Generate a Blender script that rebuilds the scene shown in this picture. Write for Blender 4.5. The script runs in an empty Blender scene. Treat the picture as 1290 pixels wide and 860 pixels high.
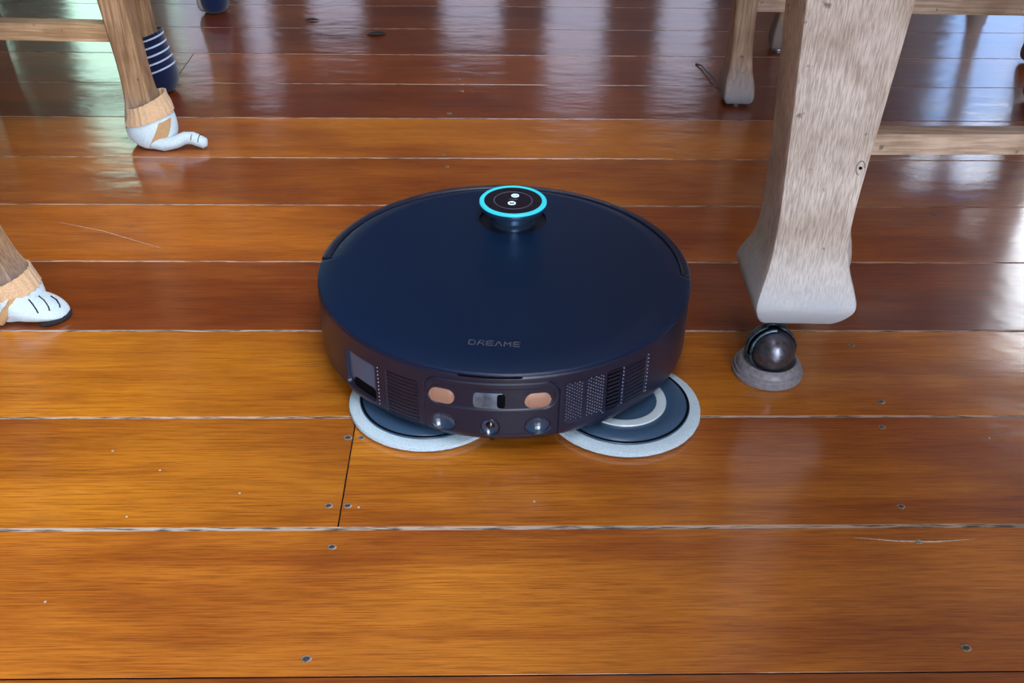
import bpy, bmesh, math, random
from mathutils import Vector, Matrix, noise
sin, cos, PI, R = math.sin, math.cos, math.pi, math.radians
random.seed(7)
S = bpy.context.scene
COL = S.collection

# ------------------------------------------------------------------ camera
PITCH, ROLL, CAM_H, FPX = 0.5978649, 0.0168125, 0.57093, 1292.338
cam = bpy.data.objects.new('camera', bpy.data.cameras.new('camera'))
COL.objects.link(cam)
F = Vector((0, cos(PITCH), -sin(PITCH))); R0 = Vector((1, 0, 0)); U0 = Vector((0, sin(PITCH), cos(PITCH)))
RR = cos(ROLL) * R0 + sin(ROLL) * U0
UU = -sin(ROLL) * R0 + cos(ROLL) * U0
M4 = Matrix((RR, UU, -F)).transposed().to_4x4(); M4.translation = Vector((0, 0, CAM_H))
cam.matrix_world = M4
cam.data.sensor_width = 36; cam.data.lens = 36 * FPX / 1290
cam.data.clip_start = 0.02
S.camera = cam

# ------------------------------------------------------------------ world, lights, exposure
w = bpy.data.worlds.new('world'); S.world = w; w.use_nodes = True
bg = w.node_tree.nodes['Background']; bg.inputs[0].default_value = (0.72, 0.76, 1.0, 1); bg.inputs[1].default_value = 1.55
S.view_settings.view_transform = 'Standard'; S.view_settings.look = 'None'
S.view_settings.gamma = 1; S.view_settings.use_curve_mapping = False
S.view_settings.exposure = 0.06
def light(name, kind, loc, direction, energy, color, sx=1, sy=1):
    l = bpy.data.lights.new(name, kind); l.energy = energy; l.color = color
    if kind == 'AREA': l.shape = 'RECTANGLE'; l.size = sx; l.size_y = sy
    o = bpy.data.objects.new(name, l); COL.objects.link(o); o.location = loc
    o.rotation_euler = Vector(direction).to_track_quat('-Z', 'Y').to_euler()
    return o
sun = light('sun', 'SUN', (0, -3, 8), (0.25, 0.8, -0.75), 28, (1, 0.97, 0.92)); sun.data.angle = R(1)
light('daylight_from_doorway', 'AREA', (0.75, -2.36, 1.25), (0.0, 1, -0.12), 115, (0.80, 0.90, 1.0), 1.5, 1.9)
light('ceiling_fill', 'AREA', (0.70, 0.05, 2.585), (0, 0, -1), 88, (0.84, 0.92, 1.0), 1.7, 1.9)  # added overhead fill to brighten the floor; the ceiling has no opening
light('daylight_from_far_window', 'AREA', (2.42, 3.93, 1.6), (-0.35, -1, -0.25), 14, (0.82, 0.91, 1.0), 0.85, 1.3)

# ------------------------------------------------------------------ materials
def nt(name):
    m = bpy.data.materials.new(name); m.use_nodes = True
    n = m.node_tree; return m, n, n.nodes['Principled BSDF']
def N(n, t, **kw):
    x = n.nodes.new(t)
    for k, v in kw.items():
        if k.startswith('i_'): x.inputs[k[2:].replace('_', ' ')].default_value = v
        else: setattr(x, k, v)
    return x
def plain(name, col, rough=.5, metal=0, spec=.5, coat=0, coat_r=.1, emit=None, es=0, bump=0, bscale=200, vary=0):
    m, n, b = nt(name)
    b.inputs['Base Color'].default_value = (*col, 1); b.inputs['Roughness'].default_value = rough
    b.inputs['Metallic'].default_value = metal; b.inputs['Specular IOR Level'].default_value = spec
    b.inputs['Coat Weight'].default_value = coat; b.inputs['Coat Roughness'].default_value = coat_r
    if emit: b.inputs['Emission Color'].default_value = (*emit, 1); b.inputs['Emission Strength'].default_value = es
    if bump or vary:
        tc = N(n, 'ShaderNodeTexCoord'); nz = N(n, 'ShaderNodeTexNoise'); nz.inputs['Scale'].default_value = bscale
        nz.inputs['Detail'].default_value = 4
        n.links.new(tc.outputs['Object'], nz.inputs['Vector'])
        if bump:
            bp = N(n, 'ShaderNodeBump'); bp.inputs['Strength'].default_value = bump; bp.inputs['Distance'].default_value = .001
            n.links.new(nz.outputs['Fac'], bp.inputs['Height']); n.links.new(bp.outputs['Normal'], b.inputs['Normal'])
        if vary:
            rp = N(n, 'ShaderNodeValToRGB'); e = rp.color_ramp.elements
            e[0].position = .3; e[1].position = .7
            e[0].color = (*[c * (1 - vary) for c in col], 1); e[1].color = (*[min(1, c * (1 + vary)) for c in col], 1)
            n.links.new(nz.outputs['Fac'], rp.inputs[0]); n.links.new(rp.outputs[0], b.inputs['Base Color'])
    return m

def mat_board():
    m, n, b = nt('varnished_board'); L = n.links.new
    tc = N(n, 'ShaderNodeTexCoord'); oi = N(n, 'ShaderNodeObjectInfo')
    off = N(n, 'ShaderNodeVectorMath', operation='SCALE'); off.inputs[0].default_value = (37, 11, 5)
    L(oi.outputs['Random'], off.inputs['Scale'])
    add = N(n, 'ShaderNodeVectorMath', operation='ADD'); L(tc.outputs['Object'], add.inputs[0]); L(off.outputs[0], add.inputs[1])
    def noisy(scale, sc, det, rough=.6, dist=0):
        mp = N(n, 'ShaderNodeMapping'); mp.inputs['Scale'].default_value = scale; L(add.outputs[0], mp.inputs['Vector'])
        z = N(n, 'ShaderNodeTexNoise'); z.inputs['Scale'].default_value = sc; z.inputs['Detail'].default_value = det
        z.inputs['Roughness'].default_value = rough; z.inputs['Distortion'].default_value = dist; L(mp.outputs[0], z.inputs['Vector']); return z
    band = noisy((1.1, 16, 1), 1.6, 5, .6, .6)      # broad figure along the board
    fine = noisy((11, 400, 1), 2.2, 5, .7, .12)      # fine grain lines
    blot = noisy((2.2, 5, 1), 1.5, 3, .55, .4)      # cloudy stain
    rp = N(n, 'ShaderNodeValToRGB'); e = rp.color_ramp.elements
    e[0].position = .30; e[0].color = (.72, .58, .48, 1); e[1].position = .68; e[1].color = (1.14, 1.18, 1.2, 1)
    x = rp.color_ramp.elements.new(.46); x.color = (.95, .93, .9, 1)
    L(band.outputs['Fac'], rp.inputs[0])
    r2 = N(n, 'ShaderNodeValToRGB'); e = r2.color_ramp.elements
    e[0].position = .36; e[0].color = (.60, .50, .40, 1); e[1].position = .58; e[1].color = (1.06, 1.07, 1.1, 1)
    L(fine.outputs['Fac'], r2.inputs[0])
    r3 = N(n, 'ShaderNodeValToRGB'); e = r3.color_ramp.elements
    e[0].position = .32; e[0].color = (.64, .50, .46, 1); e[1].position = .66; e[1].color = (1.16, 1.24, 1.0, 1)
    L(blot.outputs['Fac'], r3.inputs[0])
    cur = oi.outputs['Color']
    for r in (rp, r2, r3):
        mx = N(n, 'ShaderNodeMix', data_type='RGBA', blend_type='MULTIPLY'); mx.inputs[0].default_value = 1
        L(cur, mx.inputs[6]); L(r.outputs[0], mx.inputs[7]); cur = mx.outputs[2]
    L(cur, b.inputs['Base Color'])
    # thin varnish: uneven gloss, faint ripple and brush marks
    b.inputs['Roughness'].default_value = .42; b.inputs['Specular IOR Level'].default_value = .35
    b.inputs['Coat Weight'].default_value = 1; b.inputs['Coat IOR'].default_value = 1.5
    gl = noisy((3, 9, 1), 6, 4, .6)
    mr = N(n, 'ShaderNodeMapRange'); mr.inputs['To Min'].default_value = .02; mr.inputs['To Max'].default_value = .11
    L(gl.outputs['Fac'], mr.inputs['Value']); L(mr.outputs[0], b.inputs['Coat Roughness'])
    rip = noisy((5, 10, 1), 3.0, 2, .5)
    bp = N(n, 'ShaderNodeBump'); bp.inputs['Strength'].default_value = .16; bp.inputs['Distance'].default_value = .004
    L(rip.outputs['Fac'], bp.inputs['Height'])
    bp2 = N(n, 'ShaderNodeBump'); bp2.inputs['Strength'].default_value = .10; bp2.inputs['Distance'].default_value = .0006
    L(fine.outputs['Fac'], bp2.inputs['Height']); L(bp.outputs[0], bp2.inputs['Normal'])
    L(bp2.outputs[0], b.inputs['Coat Normal']); L(bp2.outputs[0], b.inputs['Normal'])
    return m

def mat_wood(name, dark, lite, scale=(160, 160, 7), rough=.6, worn=None, worn_z=.12, contrast=(.38, .62), spec=.3):
    m, n, b = nt(name); L = n.links.new
    tc = N(n, 'ShaderNodeTexCoord'); mp = N(n, 'ShaderNodeMapping'); mp.inputs['Scale'].default_value = scale
    L(tc.outputs['Object'], mp.inputs['Vector'])
    z = N(n, 'ShaderNodeTexNoise'); z.inputs['Scale'].default_value = 1.6; z.inputs['Detail'].default_value = 4; z.inputs['Distortion'].default_value = .3
    L(mp.outputs[0], z.inputs['Vector'])
    rp = N(n, 'ShaderNodeValToRGB'); e = rp.color_ramp.elements
    e[0].position = contrast[0]; e[0].color = (*dark, 1); e[1].position = contrast[1]; e[1].color = (*lite, 1)
    L(z.outputs['Fac'], rp.inputs[0]); cur = rp.outputs[0]
    z2 = N(n, 'ShaderNodeTexNoise'); z2.inputs['Scale'].default_value = 22; z2.inputs['Detail'].default_value = 3
    L(tc.outputs['Object'], z2.inputs['Vector'])
    r2 = N(n, 'ShaderNodeValToRGB'); e = r2.color_ramp.elements
    e[0].position = .33; e[0].color = (.72, .66, .6, 1); e[1].position = .6; e[1].color = (1.05, 1.05, 1.05, 1)
    L(z2.outputs['Fac'], r2.inputs[0])
    mx = N(n, 'ShaderNodeMix', data_type='RGBA', blend_type='MULTIPLY'); mx.inputs[0].default_value = .8
    L(cur, mx.inputs[6]); L(r2.outputs[0], mx.inputs[7]); cur = mx.outputs[2]
    # small dark knocks
    v = N(n, 'ShaderNodeTexNoise'); v.inputs['Scale'].default_value = 75; v.inputs['Detail'].default_value = 2
    L(tc.outputs['Object'], v.inputs['Vector'])
    r4 = N(n, 'ShaderNodeValToRGB'); e = r4.color_ramp.elements
    e[0].position = .70; e[0].color = (0, 0, 0, 1); e[1].position = .76; e[1].color = (1, 1, 1, 1)
    L(v.outputs['Fac'], r4.inputs[0])
    mk = N(n, 'ShaderNodeMix', data_type='RGBA'); L(r4.outputs[0], mk.inputs[0]); L(cur, mk.inputs[6])
    mk.inputs[7].default_value = (*[c * .5 for c in dark], 1); cur = mk.outputs[2]
    if worn:                                       # scuffed greyish foot: wear with a height of its own
        sp = N(n, 'ShaderNodeSeparateXYZ'); L(tc.outputs['Object'], sp.inputs[0])
        ad = N(n, 'ShaderNodeMath', operation='MULTIPLY_ADD'); ad.inputs[1].default_value = .06; L(z2.outputs['Fac'], ad.inputs[0]); L(sp.outputs[2], ad.inputs[2])
        mr = N(n, 'ShaderNodeMapRange'); mr.inputs['From Min'].default_value = worn_z + .05; mr.inputs['From Max'].default_value = worn_z - .02
        L(ad.outputs[0], mr.inputs['Value'])
        mw = N(n, 'ShaderNodeMix', data_type='RGBA'); L(mr.outputs[0], mw.inputs[0]); L(cur, mw.inputs[6]); mw.inputs[7].default_value = (*worn, 1)
        cur = mw.outputs[2]
    L(cur, b.inputs['Base Color']); b.inputs['Roughness'].default_value = rough; b.inputs['Specular IOR Level'].default_value = spec
    bp = N(n, 'ShaderNodeBump'); bp.inputs['Strength'].default_value = .35; bp.inputs['Distance'].default_value = .0008
    L(z.outputs['Fac'], bp.inputs['Height']); L(bp.outputs[0], b.inputs['Normal'])
    return m

def mat_filler():
    m, n, b = nt('seam_filler'); L = n.links.new
    tc = N(n, 'ShaderNodeTexCoord'); mp = N(n, 'ShaderNodeMapping'); mp.inputs['Scale'].default_value = (30, 300, 1)
    L(tc.outputs['Object'], mp.inputs[0])
    z = N(n, 'ShaderNodeTexNoise'); z.inputs['Scale'].default_value = 1.5; z.inputs['Detail'].default_value = 4; L(mp.outputs[0], z.inputs['Vector'])
    z2 = N(n, 'ShaderNodeTexNoise'); z2.inputs['Scale'].default_value = 6; L(tc.outputs['Object'], z2.inputs['Vector'])
    ad = N(n, 'ShaderNodeMath', operation='MULTIPLY_ADD'); ad.inputs[1].default_value = .35; L(z2.outputs['Fac'], ad.inputs[0]); L(z.outputs['Fac'], ad.inputs[2])
    rp = N(n, 'ShaderNodeValToRGB'); e = rp.color_ramp.elements
    e[0].position = .56; e[0].color = (.09, .07, .06, 1); e[1].position = .72; e[1].color = (.52, .42, .35, 1)
    L(ad.outputs[0], rp.inputs[0]); L(rp.outputs[0], b.inputs['Base Color']); b.inputs['Roughness'].default_value = .6
    return m

def mat_knit(name, base, stripe=None, axis=2, rib=900, stripes=None, bumpd=.0008):
    """knitted cloth: fine rib bump; optional stripes given as a list of heights (m) on a slanted height coordinate"""
    m, n, b = nt(name); L = n.links.new
    tc = N(n, 'ShaderNodeTexCoord')
    wv = N(n, 'ShaderNodeTexNoise'); wv.inputs['Scale'].default_value = rib; wv.inputs['Detail'].default_value = 2
    L(tc.outputs['Object'], wv.inputs['Vector'])
    bp = N(n, 'ShaderNodeBump'); bp.inputs['Strength'].default_value = .7; bp.inputs['Distance'].default_value = bumpd
    L(wv.outputs['Fac'], bp.inputs['Height']); L(bp.outputs[0], b.inputs['Normal'])
    rp = N(n, 'ShaderNodeValToRGB'); e = rp.color_ramp.elements
    e[0].position = .3; e[0].color = (*[c * .75 for c in base], 1); e[1].position = .6; e[1].color = (*base, 1)
    L(wv.outputs['Fac'], rp.inputs[0]); cur = rp.outputs[0]
    if stripes:
        sp = N(n, 'ShaderNodeSeparateXYZ'); L(tc.outputs['Object'], sp.inputs[0])
        sl = N(n, 'ShaderNodeMath', operation='MULTIPLY_ADD'); sl.inputs[1].default_value = -.32; L(sp.outputs[0], sl.inputs[0]); L(sp.outputs[2], sl.inputs[2])
        md = N(n, 'ShaderNodeMath', operation='PINGPONG'); md.inputs[1].default_value = stripes[0] / 2; L(sl.outputs[0], md.inputs[0])
        lt = N(n, 'ShaderNodeMath', operation='LESS_THAN'); lt.inputs[1].default_value = stripes[1]; L(md.outputs[0], lt.inputs[0])
        a = N(n, 'ShaderNodeMath', operation='GREATER_THAN'); a.inputs[1].default_value = stripes[2]; L(sl.outputs[0], a.inputs[0])
        mu = N(n, 'ShaderNodeMath', operation='MULTIPLY'); L(lt.outputs[0], mu.inputs[0]); L(a.outputs[0], mu.inputs[1])
        mx = N(n, 'ShaderNodeMix', data_type='RGBA'); L(mu.outputs[0], mx.inputs[0]); L(cur, mx.inputs[6]); mx.inputs[7].default_value = (*stripe, 1)
        cur = mx.outputs[2]
    L(cur, b.inputs['Base Color']); b.inputs['Roughness'].default_value = .9
    b.inputs['Sheen Weight'].default_value = .3; b.inputs['Specular IOR Level'].default_value = .1
    return m

MT = dict(
    board=mat_board(), filler=mat_filler(),
    nail=plain('nail_head', (.10, .09, .09), .5, .6, vary=.5, bscale=500),
    nail_rim=plain('nail_rim', (.26, .20, .16), .7, vary=.5, bscale=500), putty=plain('nail_putty', (.50, .42, .36), .7, vary=.4, bscale=600),
    table=mat_wood('bleached_oak', (.52, .44, .385), (.84, .77, .72), (620, 620, 48), .55, worn=(.56, .60, .67), worn_z=.125, contrast=(.36, .6)),
    chair=mat_wood('chair_wood', (.25, .14, .075), (.43, .27, .155), (200, 200, 9), .5, worn=(.24, .20, .19), worn_z=.06),
    chair_pale=mat_wood('pale_chair_wood', (.38, .25, .17), (.60, .44, .33), (200, 200, 9), .5, worn=(.36, .36, .41), worn_z=.055),
    rail=mat_wood('stretcher_wood', (.38, .23, .12), (.60, .40, .24), (9, 200, 200), .5),
    rail_pale=mat_wood('pale_stretcher_wood', (.46, .33, .24), (.70, .53, .41), (9, 200, 200), .5),
    column=plain('turret_column_gloss', (.11, .21, .36), .17, metal=.85),
    lid=plain('navy_lid', (.0015, .0125, .046), .37, spec=.45, bump=.03, bscale=1500),
    shell=plain('dark_shell', (.011, .014, .036), .34, spec=.5),
    panel=plain('lens_cup', (.022, .055, .11), .18, coat=1),
    blackgloss=plain('black_gloss', (.002, .003, .010), .12, coat=1, coat_r=.05),
    hole=plain('near_black', (.0015, .0015, .003), .8, spec=.1),
    capm=plain('turret_face', (.012, .010, .022), .22, coat=.6, coat_r=.1),
    capside=plain('turret_side', (.07, .13, .26), .28, metal=.8),
    glow=plain('turquoise_light', (.02, .3, .4), .4, emit=(.03, .52, .64), es=.9),
    icon=plain('lit_icon', (.4, .6, .8), .4, emit=(.6, .75, .85), es=.9),
    thinline=plain('grey_line', (.10, .11, .17), .4),
    dotm=plain('bright_dot', (.35, .40, .55), .35, spec=.6),
    slat=plain('vent_slat', (.010, .012, .026), .32),
    copper=plain('copper_contact', (.46, .27, .20), .45, metal=.3, bump=.1, bscale=900),
    glass=plain('sensor_window', (.08, .12, .17), .08, coat=1, coat_r=.02, vary=.8, bscale=70),
    duct=plain('duct_flap', (.06, .11, .21), .20, spec=.6),
    letter=plain('lid_lettering', (.10, .11, .15), .4),
    fringe=plain('microfibre', (.56, .70, .81), .95, spec=.1, bump=.9, bscale=900, vary=.14),
    pad=plain('pad_holder', (.04, .085, .16), .30),
    padring_highlight=plain('pad_ring_highlight', (.58, .68, .76), .25, coat=.5),
    rubber=plain('dark_rubber', (.01, .01, .012), .6),
    steel=plain('caster_ball', (.13, .13, .16), .30, metal=.8, bump=.15, bscale=300, vary=.25),
    hood=plain('caster_hood', (.05, .08, .11), .35, metal=.6, vary=.5, bscale=200),
    cup=plain('caster_cup', (.21, .20, .23), .42, bump=.4, bscale=250, vary=.25),
    cream=mat_knit('cream_rib', (.66, .43, .26), rib=700),
    brown=mat_knit('tan_patch', (.52, .31, .15), rib=700),
    white=mat_knit('white_knit', (.62, .74, .83), rib=900),
    black_yarn=plain('black_yarn', (.01, .01, .015), .9),
    navy=mat_knit('navy_knit', (.004, .010, .050), (.45, .53, .70), stripes=(.0118, .0013, .026), rib=1200),
    glide=plain('metal_glide', (.5, .55, .62), .35, metal=.8),
    mint=plain('mint_paint', (.34, .58, .49), .8), bluebackdrop=plain('blue_backdrop', (.10, .20, .42), .8), backdrop_white=plain('backdrop_white', (.86, .91, .97), .8),
    wall=mat_wood('dark_panelling', (.045, .020, .010), (.10, .045, .022), (30, 30, 1), .5),
    ceil=plain('ceiling_paint', (.42, .42, .45), .9), frame=plain('window_frame', (.08, .04, .025), .4),
    blind=plain('blind_cloth', (.10, .05, .03), .9), leaf=plain('dry_leaf', (.02, .012, .015), .7),
    ground=plain('outdoor_ground', (.2, .22, .15), .9), cushion=plain('seat_fabric', (.06, .05, .06), .9, bump=.5, bscale=500),
)

# ------------------------------------------------------------------ helpers
def mesh_obj(name, verts, faces, mat, parent=None, smooth=True, loc=None):
    me = bpy.data.meshes.new(name); me.from_pydata([tuple(v) for v in verts], [], faces); me.update()
    if mat: me.materials.append(mat)
    if smooth:
        me.shade_smooth()
        try: me.set_sharp_from_angle(angle=R(35))
        except Exception: pass
    o = bpy.data.objects.new(name, me); COL.objects.link(o)
    if parent: o.parent = parent
    if loc: o.location = loc
    return o
def bm_obj(name, bm, mat, parent=None, smooth=True, loc=None):
    bmesh.ops.recalc_face_normals(bm, faces=bm.faces)
    me = bpy.data.meshes.new(name); bm.to_mesh(me); bm.free()
    if mat: me.materials.append(mat)
    if smooth:
        me.shade_smooth(); me.set_sharp_from_angle(angle=R(35))
    o = bpy.data.objects.new(name, me); COL.objects.link(o)
    if parent: o.parent = parent
    if loc: o.location = loc
    return o
def tag(o, label=None, cat=None, group=None, kind=None):
    if label: o['label'] = label
    if cat: o['category'] = cat
    if group: o['group'] = group
    if kind: o['kind'] = kind
    return o
def empty(name, loc, rz=0):
    o = bpy.data.objects.new(name, None); COL.objects.link(o); o.location = loc; o.rotation_euler = (0, 0, rz); o.empty_display_size = .02
    return o
def add_box(bm, x0, x1, y0, y1, z0, z1, bev=0):
    vs = [bm.verts.new(p) for p in ((x0,y0,z0),(x1,y0,z0),(x1,y1,z0),(x0,y1,z0),(x0,y0,z1),(x1,y0,z1),(x1,y1,z1),(x0,y1,z1))]
    fs = [bm.faces.new([vs[i] for i in f]) for f in ((3,2,1,0),(4,5,6,7),(0,1,5,4),(1,2,6,5),(2,3,7,6),(3,0,4,7))]
    if bev:
        es = list({e for f in fs for e in f.edges})
        bmesh.ops.bevel(bm, geom=es, offset=bev, segments=2, affect='EDGES')
def box(name, dims, mat, parent=None, bev=0, smooth=True):
    bm = bmesh.new(); add_box(bm, *dims, bev); return bm_obj(name, bm, mat, parent, smooth)
def loft(rings, caps=True, closed_path=False):
    """rings: list of equal-length point lists -> verts, faces"""
    n = len(rings[0]); V = [p for r in rings for p in r]; Fs = []
    for i in range(len(rings) - 1):
        for j in range(n):
            Fs.append((i*n + j, i*n + (j+1) % n, (i+1)*n + (j+1) % n, (i+1)*n + j))
    if caps:
        Fs.append(tuple(range(n-1, -1, -1))); Fs.append(tuple(range((len(rings)-1)*n, len(rings)*n)))
    return V, Fs
def lathe(profile, seg=64, cx=0, cy=0, caps=True):
    rings = [[(cx + r*cos(2*PI*k/seg), cy + r*sin(2*PI*k/seg), z) for k in range(seg)] for r, z in profile]
    return loft(rings, caps)
def rrect(x0, x1, y0, y1, r, z, k=4):
    pts = []
    for cx, cy, a0 in ((x1-r, y0+r, -90), (x1-r, y1-r, 0), (x0+r, y1-r, 90), (x0+r, y0+r, 180)):
        for i in range(k+1):
            a = R(a0 + 90*i/k); pts.append((cx + r*cos(a), cy + r*sin(a), z))
    return pts
def spline(vals, t):
    """Catmull-Rom through list of tuples, t in [0, len-1]"""
    i = min(int(t), len(vals)-2); f = t - i
    p0 = vals[max(i-1, 0)]; p1 = vals[i]; p2 = vals[i+1]; p3 = vals[min(i+2, len(vals)-1)]
    return tuple(.5*((2*b) + (c-a)*f + (2*a-5*b+4*c-d)*f*f + (-a+3*b-3*c+d)*f**3) for a, b, c, d in zip(p0, p1, p2, p3))
def post(sections, r, sub=4, k=3):
    """lofted rounded-rectangle post; sections (z, x0, x1, y0, y1)"""
    rings = []
    steps = (len(sections)-1)*sub
    for s in range(steps+1):
        z, x0, x1, y0, y1 = spline(sections, s/sub)
        rings.append(rrect(x0, x1, y0, y1, min(r, (x1-x0)*.45, (y1-y0)*.45), z, k))
    return loft(rings)
def tube(path, rad, seg=10, flat=1.0):
    """tube along points with per-point radii (rad list); flat squashes vertically"""
    P = [Vector(p) for p in path]; rings = []
    for i, p in enumerate(P):
        t = (P[min(i+1, len(P)-1)] - P[max(i-1, 0)]).normalized()
        side = t.cross(Vector((0, 0, 1)))
        if side.length < 1e-3: side = Vector((1, 0, 0))
        side.normalize(); up = side.cross(t)
        r = rad[i] if isinstance(rad, (list, tuple)) else rad
        rings.append([tuple(p + side*cos(2*PI*k/seg)*r + up*sin(2*PI*k/seg)*r*flat) for k in range(seg)])
    return loft(rings)
def merge(*vf):
    V, Fs = [], []
    for v, f in vf:
        o = len(V); V += list(v); Fs += [tuple(i+o for i in q) for q in f]
    return V, Fs

# ------------------------------------------------------------------ the room
YAW = 0.02976; D0, BW = 0.44144, 0.13856
floor = box('floor', (-3.6, 4.0, -3.2, 4.6, -.05, -.0004), MT['filler'], None, smooth=False)
floor.rotation_euler = (0, 0, YAW); tag(floor, kind='structure')
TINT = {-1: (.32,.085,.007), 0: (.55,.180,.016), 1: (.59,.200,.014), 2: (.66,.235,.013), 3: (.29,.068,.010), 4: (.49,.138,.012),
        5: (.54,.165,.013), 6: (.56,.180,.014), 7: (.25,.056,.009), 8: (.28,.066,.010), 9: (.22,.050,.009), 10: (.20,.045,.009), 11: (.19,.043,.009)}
GAP = {0: .0008, 1: .0040, 2: .0030, 3: .0031, 4: .0028, 5: .0026, 6: .0027, 7: .0028, 8: .0026}
def lx(x, y): return x*cos(YAW) + y*sin(YAW)
JOINT = {1: [lx(-.135, .64)], 8: [lx(-.535, 1.63)]}
bcache = {}
def board(n, x0, x1):
    g0, g1 = GAP.get(n, .0024)/2, GAP.get(n+1, .0024)/2
    W = BW - g0 - g1; key = (round(W, 5), round(x1-x0, 3))
    if key not in bcache:
        Lh = (x1-x0)/2; Wh = W/2
        bm = bmesh.new(); add_box(bm, -Lh, Lh, -Wh, Wh, -.02, 0)
        es = [e for e in bm.edges if all(v.co.z > -.001 for v in e.verts)]
        bmesh.ops.bevel(bm, geom=es, offset=.0003, segments=1, affect='EDGES')
        me = bpy.data.meshes.new('board'); bm.to_mesh(me); bm.free(); me.materials.append(MT['board']); bcache[key] = me
    o = bpy.data.objects.new('board', bcache[key]); COL.objects.link(o); o.parent = floor
    o.location = ((x0+x1)/2, D0 + n*BW + g0 + W/2, random.uniform(-.0002, 0))
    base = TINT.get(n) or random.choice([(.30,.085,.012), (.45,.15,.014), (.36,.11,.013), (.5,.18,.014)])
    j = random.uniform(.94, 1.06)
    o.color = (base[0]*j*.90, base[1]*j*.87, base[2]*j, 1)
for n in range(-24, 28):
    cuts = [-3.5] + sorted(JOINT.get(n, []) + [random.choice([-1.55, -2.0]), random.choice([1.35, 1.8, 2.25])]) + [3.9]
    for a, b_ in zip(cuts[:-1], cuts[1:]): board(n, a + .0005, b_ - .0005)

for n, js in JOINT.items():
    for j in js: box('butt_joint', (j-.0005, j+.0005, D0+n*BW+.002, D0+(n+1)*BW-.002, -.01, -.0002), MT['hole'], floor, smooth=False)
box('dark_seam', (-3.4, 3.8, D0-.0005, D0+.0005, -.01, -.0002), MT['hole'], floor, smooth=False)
def nail(x, y, r=.0032, m='nail', ring=True):
    bm = bmesh.new()
    bmesh.ops.create_circle(bm, cap_ends=True, radius=r*.62, segments=9)
    ex = bmesh.ops.extrude_face_region(bm, geom=list(bm.faces))
    for v in [g for g in ex['geom'] if isinstance(g, bmesh.types.BMVert)]: v.co.z += .0003; v.co.x *= 1.1
    o = bm_obj('nail', bm, MT[m], floor); o.location = (lx(x, y), -x*sin(YAW) + y*cos(YAW), .0001); r *= .85
    if ring:
        V, Fs = lathe([(r*.66, .0002), (r*.72, .0005), (r*.95, .0004), (r*1.02, 0)], 14, caps=False)
        V = [(a*1.2 + random.uniform(-.1, .1)*r, b_ + random.uniform(-.12, .12)*r, c) for a, b_, c in V]
        p = mesh_obj('nail_putty', V, Fs, MT['nail_rim'], floor); p.location = o.location
for x, y, r in [(.3396,.7501,.0038), (.3296,.713,.0032), (.3156,.6114,.0032), (.3174,.5725,.0030), (.318,.4708,.0036), (.3368,.8414,.0030),
                (-.1357,.4521,.0036), (-.1345,.5562,.0034), (-.1289,.6015,.0034), (-.144,.6012,.0034), (-.1405,.6860,.0038), (-.129,.686,.003),
                (-.0921,1.5703,.0034), (-.0845,1.5186,.0036), (-.0974,1.428,.0038), (-.0961,1.2816,.003), (-.0895,1.2439,.003), (.5133,1.1277,.003)]:
    nail(x, y, r, random.choice(['nail', 'nail']), True)
for x, y in [(-.3303,.498), (-.3369,.6633), (-.218,.614), (-.29,.64), (-.12,.60), (.02,.61), (.42,.70), (-.30,.585)]:
    nail(x, y, .0016, 'putty', False)
crack = mesh_obj('filled_crack', *tube([(lx(.268,.5755), .5755-.268*YAW, .0001), (lx(.300,.573), .5725-.3*YAW, .0002), (lx(.330,.5735), .5725-.33*YAW, .0002), (lx(.362,.5765), .576-.362*YAW, .0001)], [.0002,.0007,.0008,.0002], 8, .4), MT['putty'], floor)

SCR = [(-.5346, 1.0713), (-.4772, 1.0520), (-.3962, 1.0129)]
mesh_obj('scratch', *tube([(lx(x, y), y*cos(YAW)-x*sin(YAW), .0001) for x, y in SCR], [.0002, .0005, .0002], 6, .4), MT['putty'], floor)
def wall_with_holes(name, axis, pos, lo, hi, z0, z1, holes, mat, th=.12, out=1):
    """wall in plane axis=pos from lo to hi; holes (a0, a1, b0, b1)"""
    bm = bmesh.new()
    xs = sorted({lo, hi, *[h[0] for h in holes], *[h[1] for h in holes]}); zs = sorted({z0, z1, *[h[2] for h in holes], *[h[3] for h in holes]})
    for a, b_ in zip(xs[:-1], xs[1:]):
        for c, d in zip(zs[:-1], zs[1:]):
            mx, mz = (a+b_)/2, (c+d)/2
            if any(h[0] < mx < h[1] and h[2] < mz < h[3] for h in holes): continue
            if axis == 'y': add_box(bm, a, b_, min(pos, pos+out*th), max(pos, pos+out*th), c, d)
            else: add_box(bm, min(pos, pos+out*th), max(pos, pos+out*th), a, b_, c, d)
    return tag(bm_obj(name, bm, mat, None, False), kind='structure')
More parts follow.
